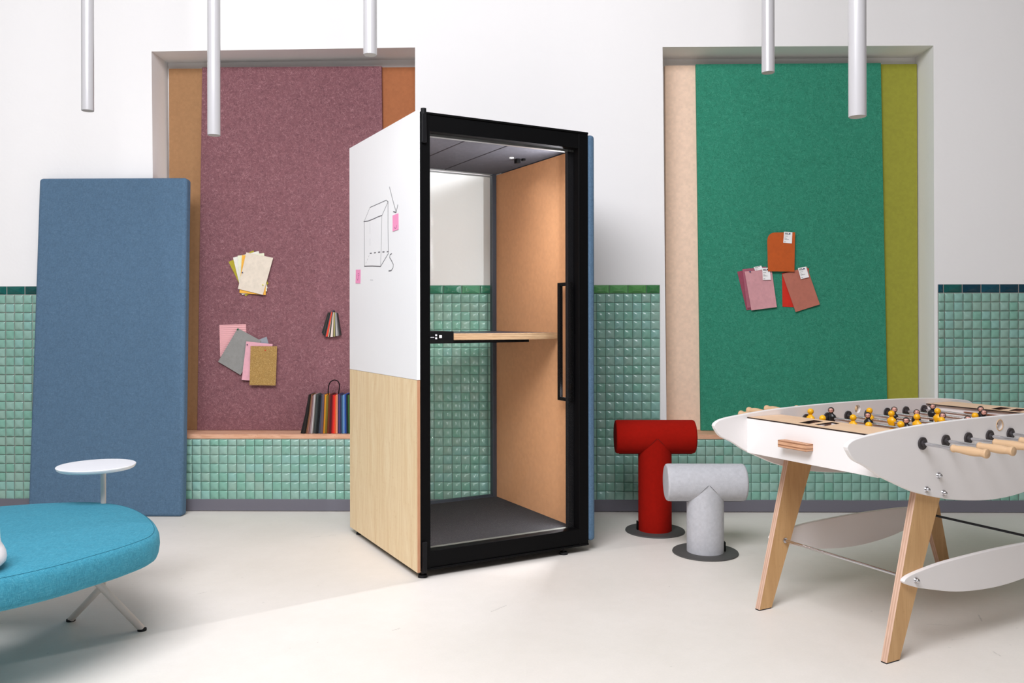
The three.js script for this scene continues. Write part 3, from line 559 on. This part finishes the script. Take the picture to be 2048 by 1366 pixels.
// ---------------------------------------------------------------- teal lounge seat with its little table
{
  const T = thing('lounge_seat', 'rounded teal upholstered lounge seat with small white table on pole', 'seat', [-1.95, 0, -2.95]);
  const ctl = [[-2.196, -3.469], [-1.985, -3.543], [-1.816, -3.549], [-1.643, -3.462], [-1.44, -3.23], [-1.335, -3.005], [-1.36, -2.86], [-1.408, -2.745], [-1.482, -2.6], [-1.60, -2.46], [-1.82, -2.32], [-2.15, -2.26], [-2.48, -2.42], [-2.66, -2.75], [-2.64, -3.05], [-2.47, -3.32]]
    .map(([x, z]) => V(x + 1.95, 0, z + 2.95));
  const ring = new THREE.CatmullRomCurve3(ctl, true, 'centripetal').getSpacedPoints(120).slice(0, 120);
  const loft = (prof) => {
    const pos = [], idx = [], n = ring.length;
    for (const [inset, y] of prof) ring.forEach((p) => { const r = Math.hypot(p.x, p.z), k = 1 - inset / r; pos.push(p.x * k, y, p.z * k); });
    for (let j = 0; j < prof.length - 1; j++) for (let i = 0; i < n; i++) { const a = j * n + i, b = j * n + (i + 1) % n; idx.push(a, b, b + n, a, b + n, a + n); }
    const g = new THREE.BufferGeometry(); g.setAttribute('position', new THREE.Float32BufferAttribute(pos, 3)); g.setIndex(idx); g.computeVertexNormals(); return g;
  };
  const smooth = loft([[0.55, 0.326], [0.05, 0.326], [0.02, 0.329], [0.006, 0.338], [0.0, 0.352], [-0.004, 0.38], [-0.002, 0.408], [0.004, 0.422], [0.012, 0.4285], [0.02, 0.4325], [0.06, 0.438], [0.2, 0.445], [0.4, 0.447], [0.545, 0.447]]);
  const g = metric(smooth);
  part('cushion', g, M.teal, T);
  const seamPts = ring.map((p) => { const r = Math.hypot(p.x, p.z), k = 1 - 0.016 / r; return V(p.x * k, 0.4305, p.z * k); });
  part('seam', new THREE.TubeGeometry(new THREE.CatmullRomCurve3(seamPts, true), 240, 0.0012, 6, true), M.tealSeam, T);
  const tagAt = V(-1.545 + 1.95, 0.372, -2.527 + 2.95);
  const lab = part('fabric_label', new THREE.BoxGeometry(0.0075, 0.034, 0.004), std({ color: 0x2c2a44, roughness: 0.8 }), T); lab.position.copy(tagAt); lab.rotation.y = 0.75;
  const leg = (a, b, r) => part('leg', rod(a, b, r, 24), M.legWhite, T);
  leg([-1.755 + 1.95, 0.34, -3.16 + 2.95], [-1.492 + 1.95, 0.006, -3.236 + 2.95], 0.0135);
  leg([-1.63 + 1.95, 0.181, -3.196 + 2.95], [-1.825 + 1.95, 0.006, -3.335 + 2.95], 0.0125);
  leg([-2.20 + 1.95, 0.34, -2.7 + 2.95], [-2.40 + 1.95, 0.006, -2.62 + 2.95], 0.0135);
  for (const p of [[-1.492, -3.236], [-1.825, -3.335], [-2.40, -2.62]]) part('foot_pad', new THREE.CylinderGeometry(0.017, 0.017, 0.008, 24).translate(p[0] + 1.95, 0.004, p[1] + 2.95), M.rubber, T);
  const st = part('side_table', lathe([[0, 0], [0.143, 0.0], [0.149, 0.004], [0.153, 0.013], [0.153, 0.015], [0.151, 0.0165], [0, 0.0165]], 72), std({ color: 0xf4f3f4, roughness: 0.3 }), T, 'round white table top');
  st.position.set(-1.806 + 1.95, 0.581, -3.50 + 2.95);
  part('pole', rod([-1.779 + 1.95 - st.position.x, -0.49, -3.505 + 2.95 - st.position.z], [-1.779 + 1.95 - st.position.x, 0.002, -3.505 + 2.95 - st.position.z], 0.0105, 20), M.legWhite, st);
  const white_object = single('white_object', lathe([[0, 0], [0.05, 0.0], [0.075, 0.006], [0.086, 0.018], [0.0885, 0.032], [0.086, 0.048], [0.08, 0.062], [0.073, 0.075], [0.0705, 0.09], [0.069, 0.12], [0.066, 0.124], [0.062, 0.12], [0.06, 0.09], [0, 0.08]], 48), std({ color: 0xe6e2e4, roughness: 0.35 }), 'smooth white rounded object standing on teal seat, cut by the left edge', 'white_object');
  white_object.position.set(-1.687, 0.4455, -2.535);  // rounded white shape of unknown kind
}

// ---------------------------------------------------------------- football table
{
  const T = thing('foosball_table', 'white table football table with leaf shaped sides and plywood legs', 'foosball table', [1.649, 0, -3.529], 0.5078);
  const HW = 0.316, TH = 0.018;
  const curve = (pts) => new THREE.SplineCurve(pts.map((p) => new THREE.Vector2(...p))).getPoints(80).map((p) => [p.x, p.y]);
  const topC = curve([[-0.836, 0.785], [-0.80, 0.800], [-0.70, 0.812], [-0.5, 0.826], [-0.25, 0.833], [0, 0.835], [0.25, 0.833], [0.5, 0.826], [0.70, 0.812], [0.80, 0.800], [0.836, 0.785]]);
  const botC = curve([[0.836, 0.765], [0.806, 0.731], [0.745, 0.703], [0.677, 0.665], [0.60, 0.632], [0.48, 0.587], [0.30, 0.546], [0.12, 0.524], [0, 0.519], [-0.12, 0.524], [-0.30, 0.546], [-0.48, 0.587], [-0.60, 0.632], [-0.677, 0.665], [-0.745, 0.703], [-0.806, 0.731], [-0.836, 0.765]]);
  const leafShape = new THREE.Shape([...topC, [0.8405, 0.776], ...botC, [-0.8405, 0.776]].map((p) => new THREE.Vector2(...p)));
  const hole = new THREE.Path(); hole.absarc(0, 0.800, 0.021, 0, Math.PI * 2, true); leafShape.holes.push(hole);
  const leaf = metric(extrude(leafShape, TH, 0.0025, 2, 32));
  const boltGeo = merged([new THREE.CylinderGeometry(0.0105, 0.012, 0.004, 20).rotateX(Math.PI / 2).translate(0, 0, 0.002), new THREE.SphereGeometry(0.0085, 20, 12).scale(1, 1, 1.2).translate(0, 0, 0.005)]);
  for (const s of [-1, 1]) {
    const p = part('side_panel', leaf, M.laminate, T); p.position.z = s > 0 ? HW : -HW - TH;
    const hr = part('ball_hole', new THREE.TorusGeometry(0.0205, 0.0022, 8, 32).translate(0, 0.8, s > 0 ? TH : 0), M.grip, p);
    for (const e of [-1, 1]) for (const [x, y] of [[0.365, 0.64], [0.432, 0.596], [0.337, 0.574]]) {
      const b = part('bolt', boltGeo, M.chrome, p); b.position.set(e * x, y, s > 0 ? TH : 0); if (s < 0) b.rotation.y = Math.PI;
    }
  }
  for (const s of [-1, 1]) {
    part('end_panel', box(Math.min(s * 0.665, s * 0.647), Math.max(s * 0.665, s * 0.647), 0.6545, 0.797, -HW, HW, 0.0015), M.laminate, T);
    // wooden cover with two score slots, dark sawn edge underneath
    const sh = new THREE.Shape([[0.6655, -HW + 0.001], [0.6655, HW - 0.001], [0.475, HW - 0.001], [0.475, -HW + 0.001]].map(([x, z]) => new THREE.Vector2(-s * -x, z)));
    for (const q of [[[-0.629, 0.076], [-0.507, 0.108], [-0.511, 0.058], [-0.621, 0.030]], [[-0.618, 0.007], [-0.496, 0.028], [-0.507, -0.019], [-0.625, -0.047]]])
      sh.holes.push(new THREE.Path(q.map(([x, z]) => new THREE.Vector2(s * -x, s > 0 ? -z : z))));
    const gg = new THREE.ExtrudeGeometry(sh, { depth: 0.005, bevelEnabled: false }); gg.rotateX(-Math.PI / 2); gg.translate(0, 0.797, 0);
    part('cover_board', metric(gg), [M.topWood, M.core], T, 'pale wood cover with two slots');
    part('slot_tray', box(Math.min(s * 0.645, s * 0.48), Math.max(s * 0.645, s * 0.48), 0.776, 0.780, -0.13, 0.13), std({ color: 0x8a5236, roughness: 0.7 }), T);
    part('goal_wall', box(Math.min(s * 0.500, s * 0.490), Math.max(s * 0.500, s * 0.490), 0.70, 0.7965, -HW, HW), M.laminate, T);
  }
  // finger grip block on the near end panel
  {
    const pts = [[-0.112, 0], [0.03, 0], [0.03, 0.026]]; for (let i = 0; i <= 12; i++) { const t = i / 12; pts.push([0.02 - 0.12 * t, 0.026 + 0.006 * Math.sin(Math.PI * t)]); } pts.push([-0.112, 0.026]);
    const g = new THREE.ExtrudeGeometry(new THREE.Shape([[-0.112, -0.036], [0.03, -0.036], [0.03, 0], [-0.112, 0]].map((p) => new THREE.Vector2(...p))), { depth: 0.026, bevelEnabled: true, bevelSize: 0.002, bevelThickness: 0.001, bevelOffset: -0.002, bevelSegments: 2 });
    g.rotateX(-Math.PI / 2); g.rotateY(Math.PI / 2); // shape x -> -z, shape y -> -x
    g.applyMatrix4(new THREE.Matrix4().makeScale(1, 1, -1)); g.index || null;
    const q = g.attributes.position; for (let i = 0; i < q.count; i += 3) { // restore the winding after the mirror
      for (let k = 0; k < 3; k++) { const a = q.array[(i + 1) * 3 + k]; q.array[(i + 1) * 3 + k] = q.array[(i + 2) * 3 + k]; q.array[(i + 2) * 3 + k] = a; }
    }
    g.computeVertexNormals(); g.computeBoundingBox(); const bb = g.boundingBox;
    g.translate(-0.665 - bb.max.x, 0.708 - bb.min.y, -0.041 - (bb.min.z + bb.max.z) / 2);
    part('finger_block', metric(g), M.blockEdge, T, 'plywood pull block');
  }
  part('playing_field', box(-0.645, 0.645, 0.676, 0.69, -HW, HW), M.pitch, T);
  // legs
  const legShape = (s) => extrude([[s * -0.622, 0.004], [s * -0.553, 0.004], [s * -0.293, 0.64], [s * -0.448, 0.64]].slice()[s > 0 ? 'slice' : 'reverse'](), 0.025, 0.001);
  for (const s of [-1, 1]) for (const e of [-1, 1]) {
    const g = legShape(-s > 0 ? 1 : -1); const m = part('leg', metric(g), [M.legWood, M.legEdge], T); m.position.z = e > 0 ? HW - 0.025 : -HW;
    part('foot_pad', box(Math.min(s * 0.622, s * 0.555), Math.max(s * 0.622, s * 0.555), 0, 0.0045, 0.001, 0.024), M.rubber, m);
    if (s < 0) for (const [x, y] of [[-0.44, 0.615], [-0.345, 0.593]]) { const b = part('bolt', boltGeo, M.chrome, m); b.position.set(x, y, e > 0 ? 0 : 0.025); if (e > 0) b.rotation.y = Math.PI; }
  }
  // leaf shaped stretchers and steel tie rods
  const st1 = curve([[-0.548, 0.29], [-0.52, 0.300], [-0.44, 0.311], [-0.3, 0.322], [0, 0.328], [0.3, 0.322], [0.44, 0.311], [0.52, 0.300], [0.548, 0.29]]);
  const st2 = curve([[0.548, 0.276], [0.52, 0.264], [0.44, 0.241], [0.24, 0.200], [0, 0.184], [-0.24, 0.200], [-0.44, 0.241], [-0.52, 0.264], [-0.548, 0.276]]);
  const stretch = metric(extrude([...st1, [0.553, 0.283], ...st2, [-0.553, 0.283]], 0.018, 0.002));
  for (const s of [-1, 1]) {
    const p = part('stretcher', stretch, M.laminate, T); p.position.z = s > 0 ? HW : -HW - 0.018; if (s < 0) p.scale.x = 0.962;
    for (const e of [-1, 1]) { const b = part('bolt', boltGeo, M.chrome, p); b.position.set(e * 0.49, 0.279, s > 0 ? 0.018 : 0); if (s < 0) b.rotation.y = Math.PI; }
    part('tie_rod', merged([rod([s * 0.48, 0.275, -HW + 0.02], [s * 0.48, 0.275, HW - 0.02], 0.0055, 16), rod([s * 0.48, 0.275, -HW + 0.025], [s * 0.48, 0.275, -HW + 0.031], 0.011, 16), rod([s * 0.48, 0.275, HW - 0.031], [s * 0.48, 0.275, HW - 0.025], 0.011, 16)]), s < 0 ? M.chrome : M.steel, T);
  }
  // rods with bearings, grips and players
  const paint = (g, fn) => { const p = g.attributes.position, col = new Float32Array(p.count * 3), c = new THREE.Color(); for (let i = 0; i < p.count; i++) { c.set(fn(p.getX(i), p.getY(i), p.getZ(i))); col.set([c.r, c.g, c.b], i * 3); } g.setAttribute('color', new THREE.BufferAttribute(col, 3)); return g; };
  const figure = (dark) => {
    const head = new THREE.SphereGeometry(0.0132, 24, 18).translate(0, 0.036, 0);
    const body = lathe([[0, -0.058], [0.008, -0.058], [0.0095, -0.045], [0.008, -0.03], [0.0095, -0.015], [0.0150, -0.004], [0.0170, 0.006], [0.0150, 0.013], [0.0085, 0.019], [0.0065, 0.024], [0, 0.025]], 24).scale(0.85, 1, 1.2);
    const boot = new RoundedBoxGeometry(0.024, 0.022, 0.018, 2, 0.004).translate(0.0, -0.062, 0);
    const arm = new THREE.SphereGeometry(0.006, 12, 8), arms = [arm.clone().translate(0, 0.000, 0.0205), arm.clone().translate(0, 0.000, -0.0205)];
    const g = merged([head, body, boot, ...arms].map((q) => { q.deleteAttribute('uv'); return q; }));
    return paint(g, (x, y, z) => {
      if (!dark) return 0xf7b40c;
      const dx = x / 0.0125, dy = (y - 0.035) / 0.0125, dz = z / 0.0125;
      if (y > 0.0225 && dx * -0.8 + dy * 0.05 + dz * 0.6 > 0.72) return Math.abs(dy - 0.25) < 0.12 && Math.abs(dz - 0.75 * 0.8) > 0.1 ? 0x5a3028 : 0xd9a090;
      if (Math.hypot(y - 0.001, z - 0.008) < 0.004 && x < -0.006) return 0xe8e6e4;
      return 0x17171a;
    });
  };
  const figs = { Y: figure(false), K: figure(true) };
  const gripGeo = lathe([[0, 0], [0.0115, 0], [0.0135, 0.004], [0.0135, 0.009], [0.0115, 0.013], [0.0125, 0.03], [0.0155, 0.065], [0.0150, 0.085], [0.0125, 0.103], [0.0130, 0.110], [0.0158, 0.118], [0.0160, 0.124], [0.0145, 0.127], [0, 0.1275]], 28);
  const bearingGeo = (dir) => merged([rod([0, 0, 0], [0, 0, dir * 0.006], 0.0225, 32), rod([0, 0, dir * 0.006], [0, 0, dir * 0.012], 0.0125, 24)]);
  const bOut = bearingGeo(1), bIn = bearingGeo(-1);
  const place = [[-0.11, 0.11], [-0.29, -0.07, 0.15], [-0.29, -0.10, 0.08], [-0.20, -0.09, 0.03, 0.14, 0.25], [-0.18, -0.07, 0.05, 0.16, 0.27], [-0.06, 0.11, 0.25], [-0.18, 0.06], [-0.03]];
  const team = 'YYKYKYKK', tilt = [0, 0, 0.15, 0.05, -0.1, 0.05, -0.12, 0.2], slide = [0.449, 0.458, 0.434, 0.45, 0.452, 0.445, 0.45, 0.45], slideA = [-0.449, -0.535, -0.553, -0.49, -0.45, -0.45, -0.45, -0.45];
  for (let i = 0; i < 8; i++) {
    const x = (i - 3.5) * 0.1305, r = part('player_rod', rod([0, 0, slideA[i] - 0.06], [0, 0, slide[i] + 0.06], 0.0062, 18), M.chrome, T);
    r.position.set(x, 0.768, 0); r.rotation.x = 0.016;
    for (const [dz, g] of [[HW + TH, bOut], [-HW, bOut], [HW, bIn], [-HW - TH, bIn]]) part('bearing', g, M.bearing, r).position.z = dz;
    for (const [z, d] of [[slide[i], 1], [slideA[i], -1]]) { const h = part('handle_grip', gripGeo, M.grip, r); h.rotation.x = d * Math.PI / 2; h.position.z = z; }
    for (const z of place[i]) { const f = part('player_figure', figs[team[i]], M.figure, r, team[i] === 'Y' ? 'yellow player' : 'black player with printed face'); f.position.z = z; f.rotation.z = tilt[i]; }
  }
}

// ---------------------------------------------------------------- swatches pinned to the boards
function sheetGeo(c, z, lift, curl = 0, thick = 0.0012) {    // corners top left, top right, bottom right, bottom left, in wall metres
  const g = new THREE.BoxGeometry(1, 1, 1, 8, 8, 1), p = g.attributes.position;
  const w = Math.hypot(c[1][0] - c[0][0], c[1][1] - c[0][1]), h = Math.hypot(c[3][0] - c[0][0], c[3][1] - c[0][1]);
  const uv = g.attributes.uv;
  for (let i = 0; i < p.count; i++) {
    const s = p.getX(i) + 0.5, t = 0.5 - p.getY(i), k = p.getZ(i) + 0.5;
    const q = (n) => (c[0][n] * (1 - s) + c[1][n] * s) * (1 - t) + (c[3][n] * (1 - s) + c[2][n] * s) * t;
    p.setXYZ(i, q(0), q(1), z + k * thick + lift * t * t + curl * (s - 0.4) ** 2 * t + 0.0012 * Math.sin(s * 5 + t * 3));
    uv.setXY(i, s * w, t * h);
  }
  g.computeVertexNormals();
  return g;
}
const fabric = (base, light, dark, n = 1500) => std({ map: felt(0.12, base, light, dark, n, 2, 6, 0.25, true, 128), roughness: 0.85 });
function swatch(ox, oy, k, c, z, m, label, lift = 0.006, curl = 0.004, group) {
  const q = c.map(([x, y]) => onWall(ox + x / k, oy + y / k, z));
  return single('fabric_swatch', sheetGeo(q, z, lift, curl), m, label, 'swatch', group);
}
const pinGeo = (() => merged([lathe([[0, 0], [0.0012, 0], [0.0012, 0.004], [0.0042, 0.005], [0.0045, 0.0065], [0.0026, 0.008], [0.0024, 0.013], [0.0040, 0.015], [0.0040, 0.017], [0, 0.0175]], 20)]).rotateX(Math.PI / 2))();
function pin(ox, oy, k, x, y, z, color, label) {
  const m = single('push_pin', pinGeo, std({ color, roughness: 0.35 }), label, 'push pin', 'push pins'), q = onWall(ox + x / k, oy + y / k, z);
  m.position.set(q[0], q[1], z);
}
{
  const a = [420, 480, 9.107], z = mid + 0.0005, e = 0.004;
  swatch(...a, [[340, 400], [790, 190], [1070, 800], [650, 1022]], z, fabric(0xb0a12c, 0xc4b545, 0x988a20), 'olive yellow swatch, rearmost of the upper cluster on the mauve board', 0.003, 0);
  swatch(...a, [[420, 322], [885, 200], [1052, 878], [590, 1000]], z + e, fabric(0xe6e2d6, 0xf2efe6, 0xd2cdbf), 'off-white swatch leaning left, next in front of the olive yellow one', 0.003, 0);
  swatch(...a, [[505, 285], [985, 238], [1042, 935], [565, 975]], z + 2 * e, fabric(0xe3e4c8, 0xeff0da, 0xd0d2b4), 'pale greenish white swatch between the off-white and orange ones', 0.003, 0);
  swatch(...a, [[585, 275], [1010, 300], [1020, 1003], [540, 962]], z + 3 * e, fabric(0xf0b244, 0xf7c463, 0xe29e30), 'orange yellow swatch behind the large cream one, its bottom edge showing', 0.003, 0);
  swatch(...a, [[662, 225], [1150, 325], [970, 1000], [515, 890]], z + 4 * e, fabric(0xdccfbd, 0xe6dac9, 0xd0c2af, 900), 'large cream swatch on top of the upper cluster', 0.005, 0.006);
  pin(...a, 605, 595, z + 0.010, 0x27336b, 'dark blue push pin at the left edge of the cream swatch');
  pin(...a, 975, 818, z + 0.013, 0xd9d23a, 'yellow push pin in the lower right of the cream swatch');
  const b = [420, 630, 9.107];
  // ribbed pink sheet: real ribs
  {
    const q = [[172, 182], [655, 165], [675, 790], [185, 762]].map(([x, y]) => onWall(420 + x / 9.107, 630 + y / 9.107, z)), g = new THREE.BoxGeometry(1, 1, 1, 2, 96, 1), p = g.attributes.position;
    for (let i = 0; i < p.count; i++) { const s = p.getX(i) + 0.5, t = 0.5 - p.getY(i), k = p.getZ(i) + 0.5, f = (n) => (q[0][n] * (1 - s) + q[1][n] * s) * (1 - t) + (q[3][n] * (1 - s) + q[2][n] * s) * t; p.setXYZ(i, f(0), f(1), z + k * (0.0015 + 0.0016 * Math.sin(t * 6.283 * 16))); }
    g.computeVertexNormals(); single('fabric_swatch', g, std({ color: 0xe2a9aa, roughness: 0.8 }), 'ribbed pale pink swatch at the upper left of the lower cluster', 'swatch');
  }
  swatch(...b, [[600, 560], [1030, 395], [1180, 900], [760, 1080]], z + e, fabric(0x8f949b, 0xa3a8ae, 0x7c8188), 'blue grey swatch mostly hidden behind the smooth pink one', 0.002, 0);
  swatch(...b, [[508, 238], [930, 470], [562, 1092], [153, 850]], z + 2.4 * e, fabric(0x8b8a86, 0xa19f98, 0x787772), 'tilted grey swatch with pale creases, pinned at its top corner', 0.004, 0.004);
  swatch(...b, [[662, 480], [1140, 530], [1090, 1222], [585, 1180]], z + 4 * e, fabric(0xdca3ad, 0xe6b3bb, 0xcf929d, 800), 'smooth pink swatch behind the gold one', 0.006, 0.008);
  swatch(...b, [[740, 566], [1222, 570], [1202, 1282], [726, 1276]], z + 6 * e, std({ map: felt(0.13, 0xa98448, 0xf2d79a, 0x6c4e20, 1500, 2, 4, 0.75, false, 128), roughness: 0.45, metalness: 0.2 }), 'crinkled gold swatch in front at the right of the lower cluster', 0.006, 0.004);
  pin(...b, 515, 258, z + 0.006, 0x12603a, 'green push pin at the top corner of the tilted grey swatch');
  pin(...b, 693, 538, z + 0.010, 0x4a3a5c, 'dark purple push pin in the top left of the smooth pink swatch');
  pin(...b, 1020, 640, z + 0.012, 0xc8341c, 'red push pin at the top of the gold swatch');

  const r = [1460, 450, 7.189];
  swatch(...r, [[103, 672], [420, 612], [545, 1190], [235, 1225]], z, fabric(0x98485a, 0xa85868, 0x863a4c), 'dark rose swatch, rearmost and leftmost on the green board', 0.003, 0);
  swatch(...r, [[178, 636], [520, 598], [600, 1165], [245, 1193]], z + e, fabric(0xaa6070, 0xba7280, 0x985060), 'dusty rose swatch between the dark rose and the pale pink ones', 0.003, 0);
  const pale = swatch(...r, [[210, 668], [600, 640], [668, 1180], [304, 1228]], z + 3 * e, fabric(0xd39a9e, 0xdca8ab, 0xc88e93, 800), 'pale pink swatch with a white label on the green board', 0.005, 0.004);
  swatch(...r, [[748, 690], [1132, 622], [1140, 1192], [752, 1174]], z, fabric(0xd42a18, 0xdc3a28, 0xc42010, 600), 'bright red swatch half hidden behind the salmon brown one', 0.003, 0);
  const salmon = swatch(...r, [[752, 706], [1106, 600], [1284, 1142], [938, 1252]], z + 2 * e, fabric(0xb9705e, 0xc37c6a, 0xad6454, 800), 'salmon brown tilted swatch with a white label on the green board', 0.006, 0.006);
  // orange swatch: its upper left corner is round
  const q = [[545, 665], [925, 670], [935, 105], [650, 108]].map(([x, y]) => onWall(1460 + x / 7.189, 450 + y / 7.189, z + 6 * e));
  const k0 = onWall(1460 + 535 / 7.189, 450 + 235 / 7.189, z + 6 * e), kc = onWall(1460 + 538 / 7.189, 450 + 112 / 7.189, z + 6 * e);
  const os = new THREE.Shape(); os.moveTo(...q[0]); os.lineTo(...q[1]); os.lineTo(...q[2]); os.lineTo(...q[3]); os.quadraticCurveTo(...kc, ...k0); os.lineTo(...q[0]);
  const og = new THREE.ExtrudeGeometry(os, { depth: 0.0016, bevelEnabled: false }); og.translate(0, 0, z + 6 * e);
  const orange = single('fabric_swatch', metric(og), fabric(0xc2581c, 0xca6428, 0xb44c14, 700), 'burnt orange swatch with one rounded corner, topmost on the green board', 'swatch');
  // printed paper labels, parts of their swatches
  const cv = document.createElement('canvas'); cv.width = 96; cv.height = 128; const c = cv.getContext('2d');
  c.fillStyle = '#f6f4f2'; c.fillRect(0, 0, 96, 128); c.fillStyle = '#222';
  for (const [x, y, w, h] of [[10, 12, 34, 5], [10, 22, 46, 7], [10, 48, 36, 3], [10, 68, 18, 2], [10, 76, 30, 2], [10, 84, 52, 3], [10, 114, 20, 4]]) c.fillRect(x, y, w, h);
  c.fillStyle = '#2a3560'; c.beginPath(); c.arc(66, 20, 9, 0, 7); c.fill();
  const lm = std({ map: new THREE.CanvasTexture(cv), roughness: 0.7 }); lm.map.colorSpace = THREE.SRGBColorSpace;
  const label = (parent, pts, dz) => { const w = pts.map(([x, y]) => onWall(1460 + x / 7.189, 450 + y / 7.189, z + dz)), g = sheetGeo(w, z + dz, 0.002, 0, 0.0006); const uv = g.attributes.uv, W = Math.hypot(w[1][0] - w[0][0], w[1][1] - w[0][1]), H = Math.hypot(w[3][0] - w[0][0], w[3][1] - w[0][1]); for (let i = 0; i < uv.count; i++) uv.setXY(i, uv.getX(i) / W, 1 - uv.getY(i) / H); part('paper_label', g, lm, parent, 'white printed label'); };
  label(orange, [[778, 96], [898, 105], [886, 266], [763, 255]], 6 * e + 0.003);
  label(pale, [[462, 618], [572, 612], [584, 790], [470, 792]], 3 * e + 0.006);
  label(salmon, [[975, 620], [1095, 598], [1134, 750], [1016, 778]], 2 * e + 0.008);
  label(scene.getObjectByName('fabric_swatch_010') ?? pale, [[340, 606], [450, 582], [470, 640], [360, 660]], 2 * e + 0.001);
  pin(...r, 282, 672, z + 0.008, 0x3a4a78, 'blue push pin in the top left of the pale pink swatch');
}
// fan of sample strips hanging on the mauve board
{
  const k = 11.383, z = mid, T = thing('swatch_fan', 'small fan deck of black, red and grey sample strips pinned to mauve board', 'swatch book');
  const strips = [[750, 775, 610, 655, 0x16130f], [775, 790, 655, 672, 0x2a2620], [790, 810, 672, 690, 0x1b2018], [810, 828, 690, 705, 0x3a3440], [825, 852, 700, 745, 0xd33a20], [850, 858, 750, 775, 0xc9bda2], [858, 866, 778, 805, 0x1c1714], [866, 884, 808, 860, 0xd9c8bd], [884, 894, 862, 880, 0x35322e], [890, 915, 878, 915, 0x8e8450], [912, 922, 915, 930, 0x24231f], [918, 940, 930, 975, 0xaaa6a3], [935, 948, 975, 1005, 0x6f6c6c], [942, 958, 1005, 1040, 0x2c2826]];
  strips.forEach(([t0, t1, b0, b1, col], i) => {
    const yb = 800 + 40 * Math.sin(i / 13 * Math.PI), yt = 290 - 25 * Math.sin(i / 13 * Math.PI * 0.9 + 0.4) * 0.5;
    const pts = [[t0, yt], [t1, yt], [b1, yb], [b0, yb - 20 * (i < 2 ? 3 : 0)]].map(([x, y]) => onWall(590 + x / k, 600 + y / k, z + 0.03));
    const g = extrude(pts.reverse(), 0.03 + 0.004 * Math.sin(i * 2.3)); g.translate(0, 0, z + 0.003);
    part('sample_strip', metric(g), std({ color: col, roughness: 0.7 }), T);
  });
  const p = onWall(590 + 880 / k, 600 + 255 / k, z + 0.03);
  const pg = pinGeo.clone(); pg.scale(1.3, 1.3, 2); const m = part('push_pin', pg, std({ color: 0x182238, roughness: 0.4 }), T); m.position.set(p[0], p[1], z + 0.005);
}
// hanger of fabric samples standing on the sill
{
  const k = 9.757, z = -5.285, T = thing('sample_hanger', 'row of many coloured fabric samples with black wire handle on sill', 'fabric samples');
  const e = [[265, 108], [282, 150], [300, 192], [312, 207], [325, 222], [338, 246], [350, 270], [367, 295], [385, 320], [400, 340], [415, 358], [437, 380], [460, 402], [485, 425], [510, 452], [527, 476], [545, 500], [575, 545], [595, 566], [612, 580], [634, 600], [655, 622], [672, 642], [690, 662], [712, 682], [730, 702], [760, 738], [790, 775], [805, 795], [830, 828], [850, 850], [870, 872], [885, 888], [905, 908], [925, 925], [945, 945], [963, 964], [982, 985], [1000, 1008], [1015, 1025], [1030, 1045], [1045, 1062], [1060, 1080], [1080, 1105], [1100, 1130], [1125, 1160]];
  const cols = [0x120e0c, 0x1c1512, 0x2e211a, 0x96704a, 0x7c4a32, 0x8c6458, 0xa6888a, 0x9a8a8c, 0xb9b4b0, 0x6f6a66, 0x4a4e4a, 0x3c4240, 0x14181a, 0x0e1114, 0x4c5260, 0x3f4654, 0x5c4c56, 0xe08a1c, 0xf0b030, 0x7a6414, 0x6a5a1c, 0x8a3c18, 0x6c2a18, 0x4c1210, 0x5a0e14, 0xb81e1c, 0xd8281c, 0xd85a24, 0xe09a78, 0x2c2438, 0x3c2e54, 0x54406c, 0x2c3c54, 0x4a6478, 0x3c6488, 0x88b0d8, 0x2c58b0, 0x244a9c, 0x1c2438, 0x223428, 0x58a040, 0x2c4a24, 0x1e3a20, 0x8a9a30, 0x3a4a3a];
  for (let i = 0; i < cols.length; i++) {
    const yt = 388 - 14 * Math.sin(i * 0.9), yb = 1150 + (i < 3 ? -14 : 0);
    const pt = (x, y, zz = z) => onWall(590 + x / k, 750 + y / k, zz);
    const a = pt(e[i][0], yt), b = pt(e[i + 1][0], yt), c = pt(e[i + 1][1], yb), d = pt(e[i][1], yb);
    const bend = 0.25, m1 = [d[0] * 0.5 + a[0] * 0.5 + (a[0] - d[0]) * bend * 0.3, (a[1] + d[1]) / 2], m2 = [c[0] * 0.5 + b[0] * 0.5 + (b[0] - c[0]) * bend * 0.3, (b[1] + c[1]) / 2];
    const low = Math.max(0.4855, d[1]);
    const g = extrude([[d[0], low], [c[0], low], m2, b, a, m1], 0.11 + 0.008 * Math.sin(i * 1.7)); g.translate(0, 0, z - 0.11);
    part('fabric_sample', metric(g), std({ color: cols[i], roughness: 0.9 }), T);
  }
  const hp = [[650, 400], [648, 330], [652, 250], [672, 170], [710, 120], [770, 98], [830, 118], [862, 170], [866, 240], [856, 320], [848, 400]].map(([x, y]) => { const q = onWall(590 + x / k, 750 + y / k, z - 0.05); return V(q[0], q[1], z - 0.05); });
  part('wire_handle', new THREE.TubeGeometry(new THREE.CatmullRomCurve3(hp), 60, 0.0033, 10), M.black, T);
}

scene.traverse((o) => { if (o.isMesh) { o.castShadow = true; o.receiveShadow = true; } if (o.isSpotLight) o.castShadow = true; });
renderer.render(scene, camera);
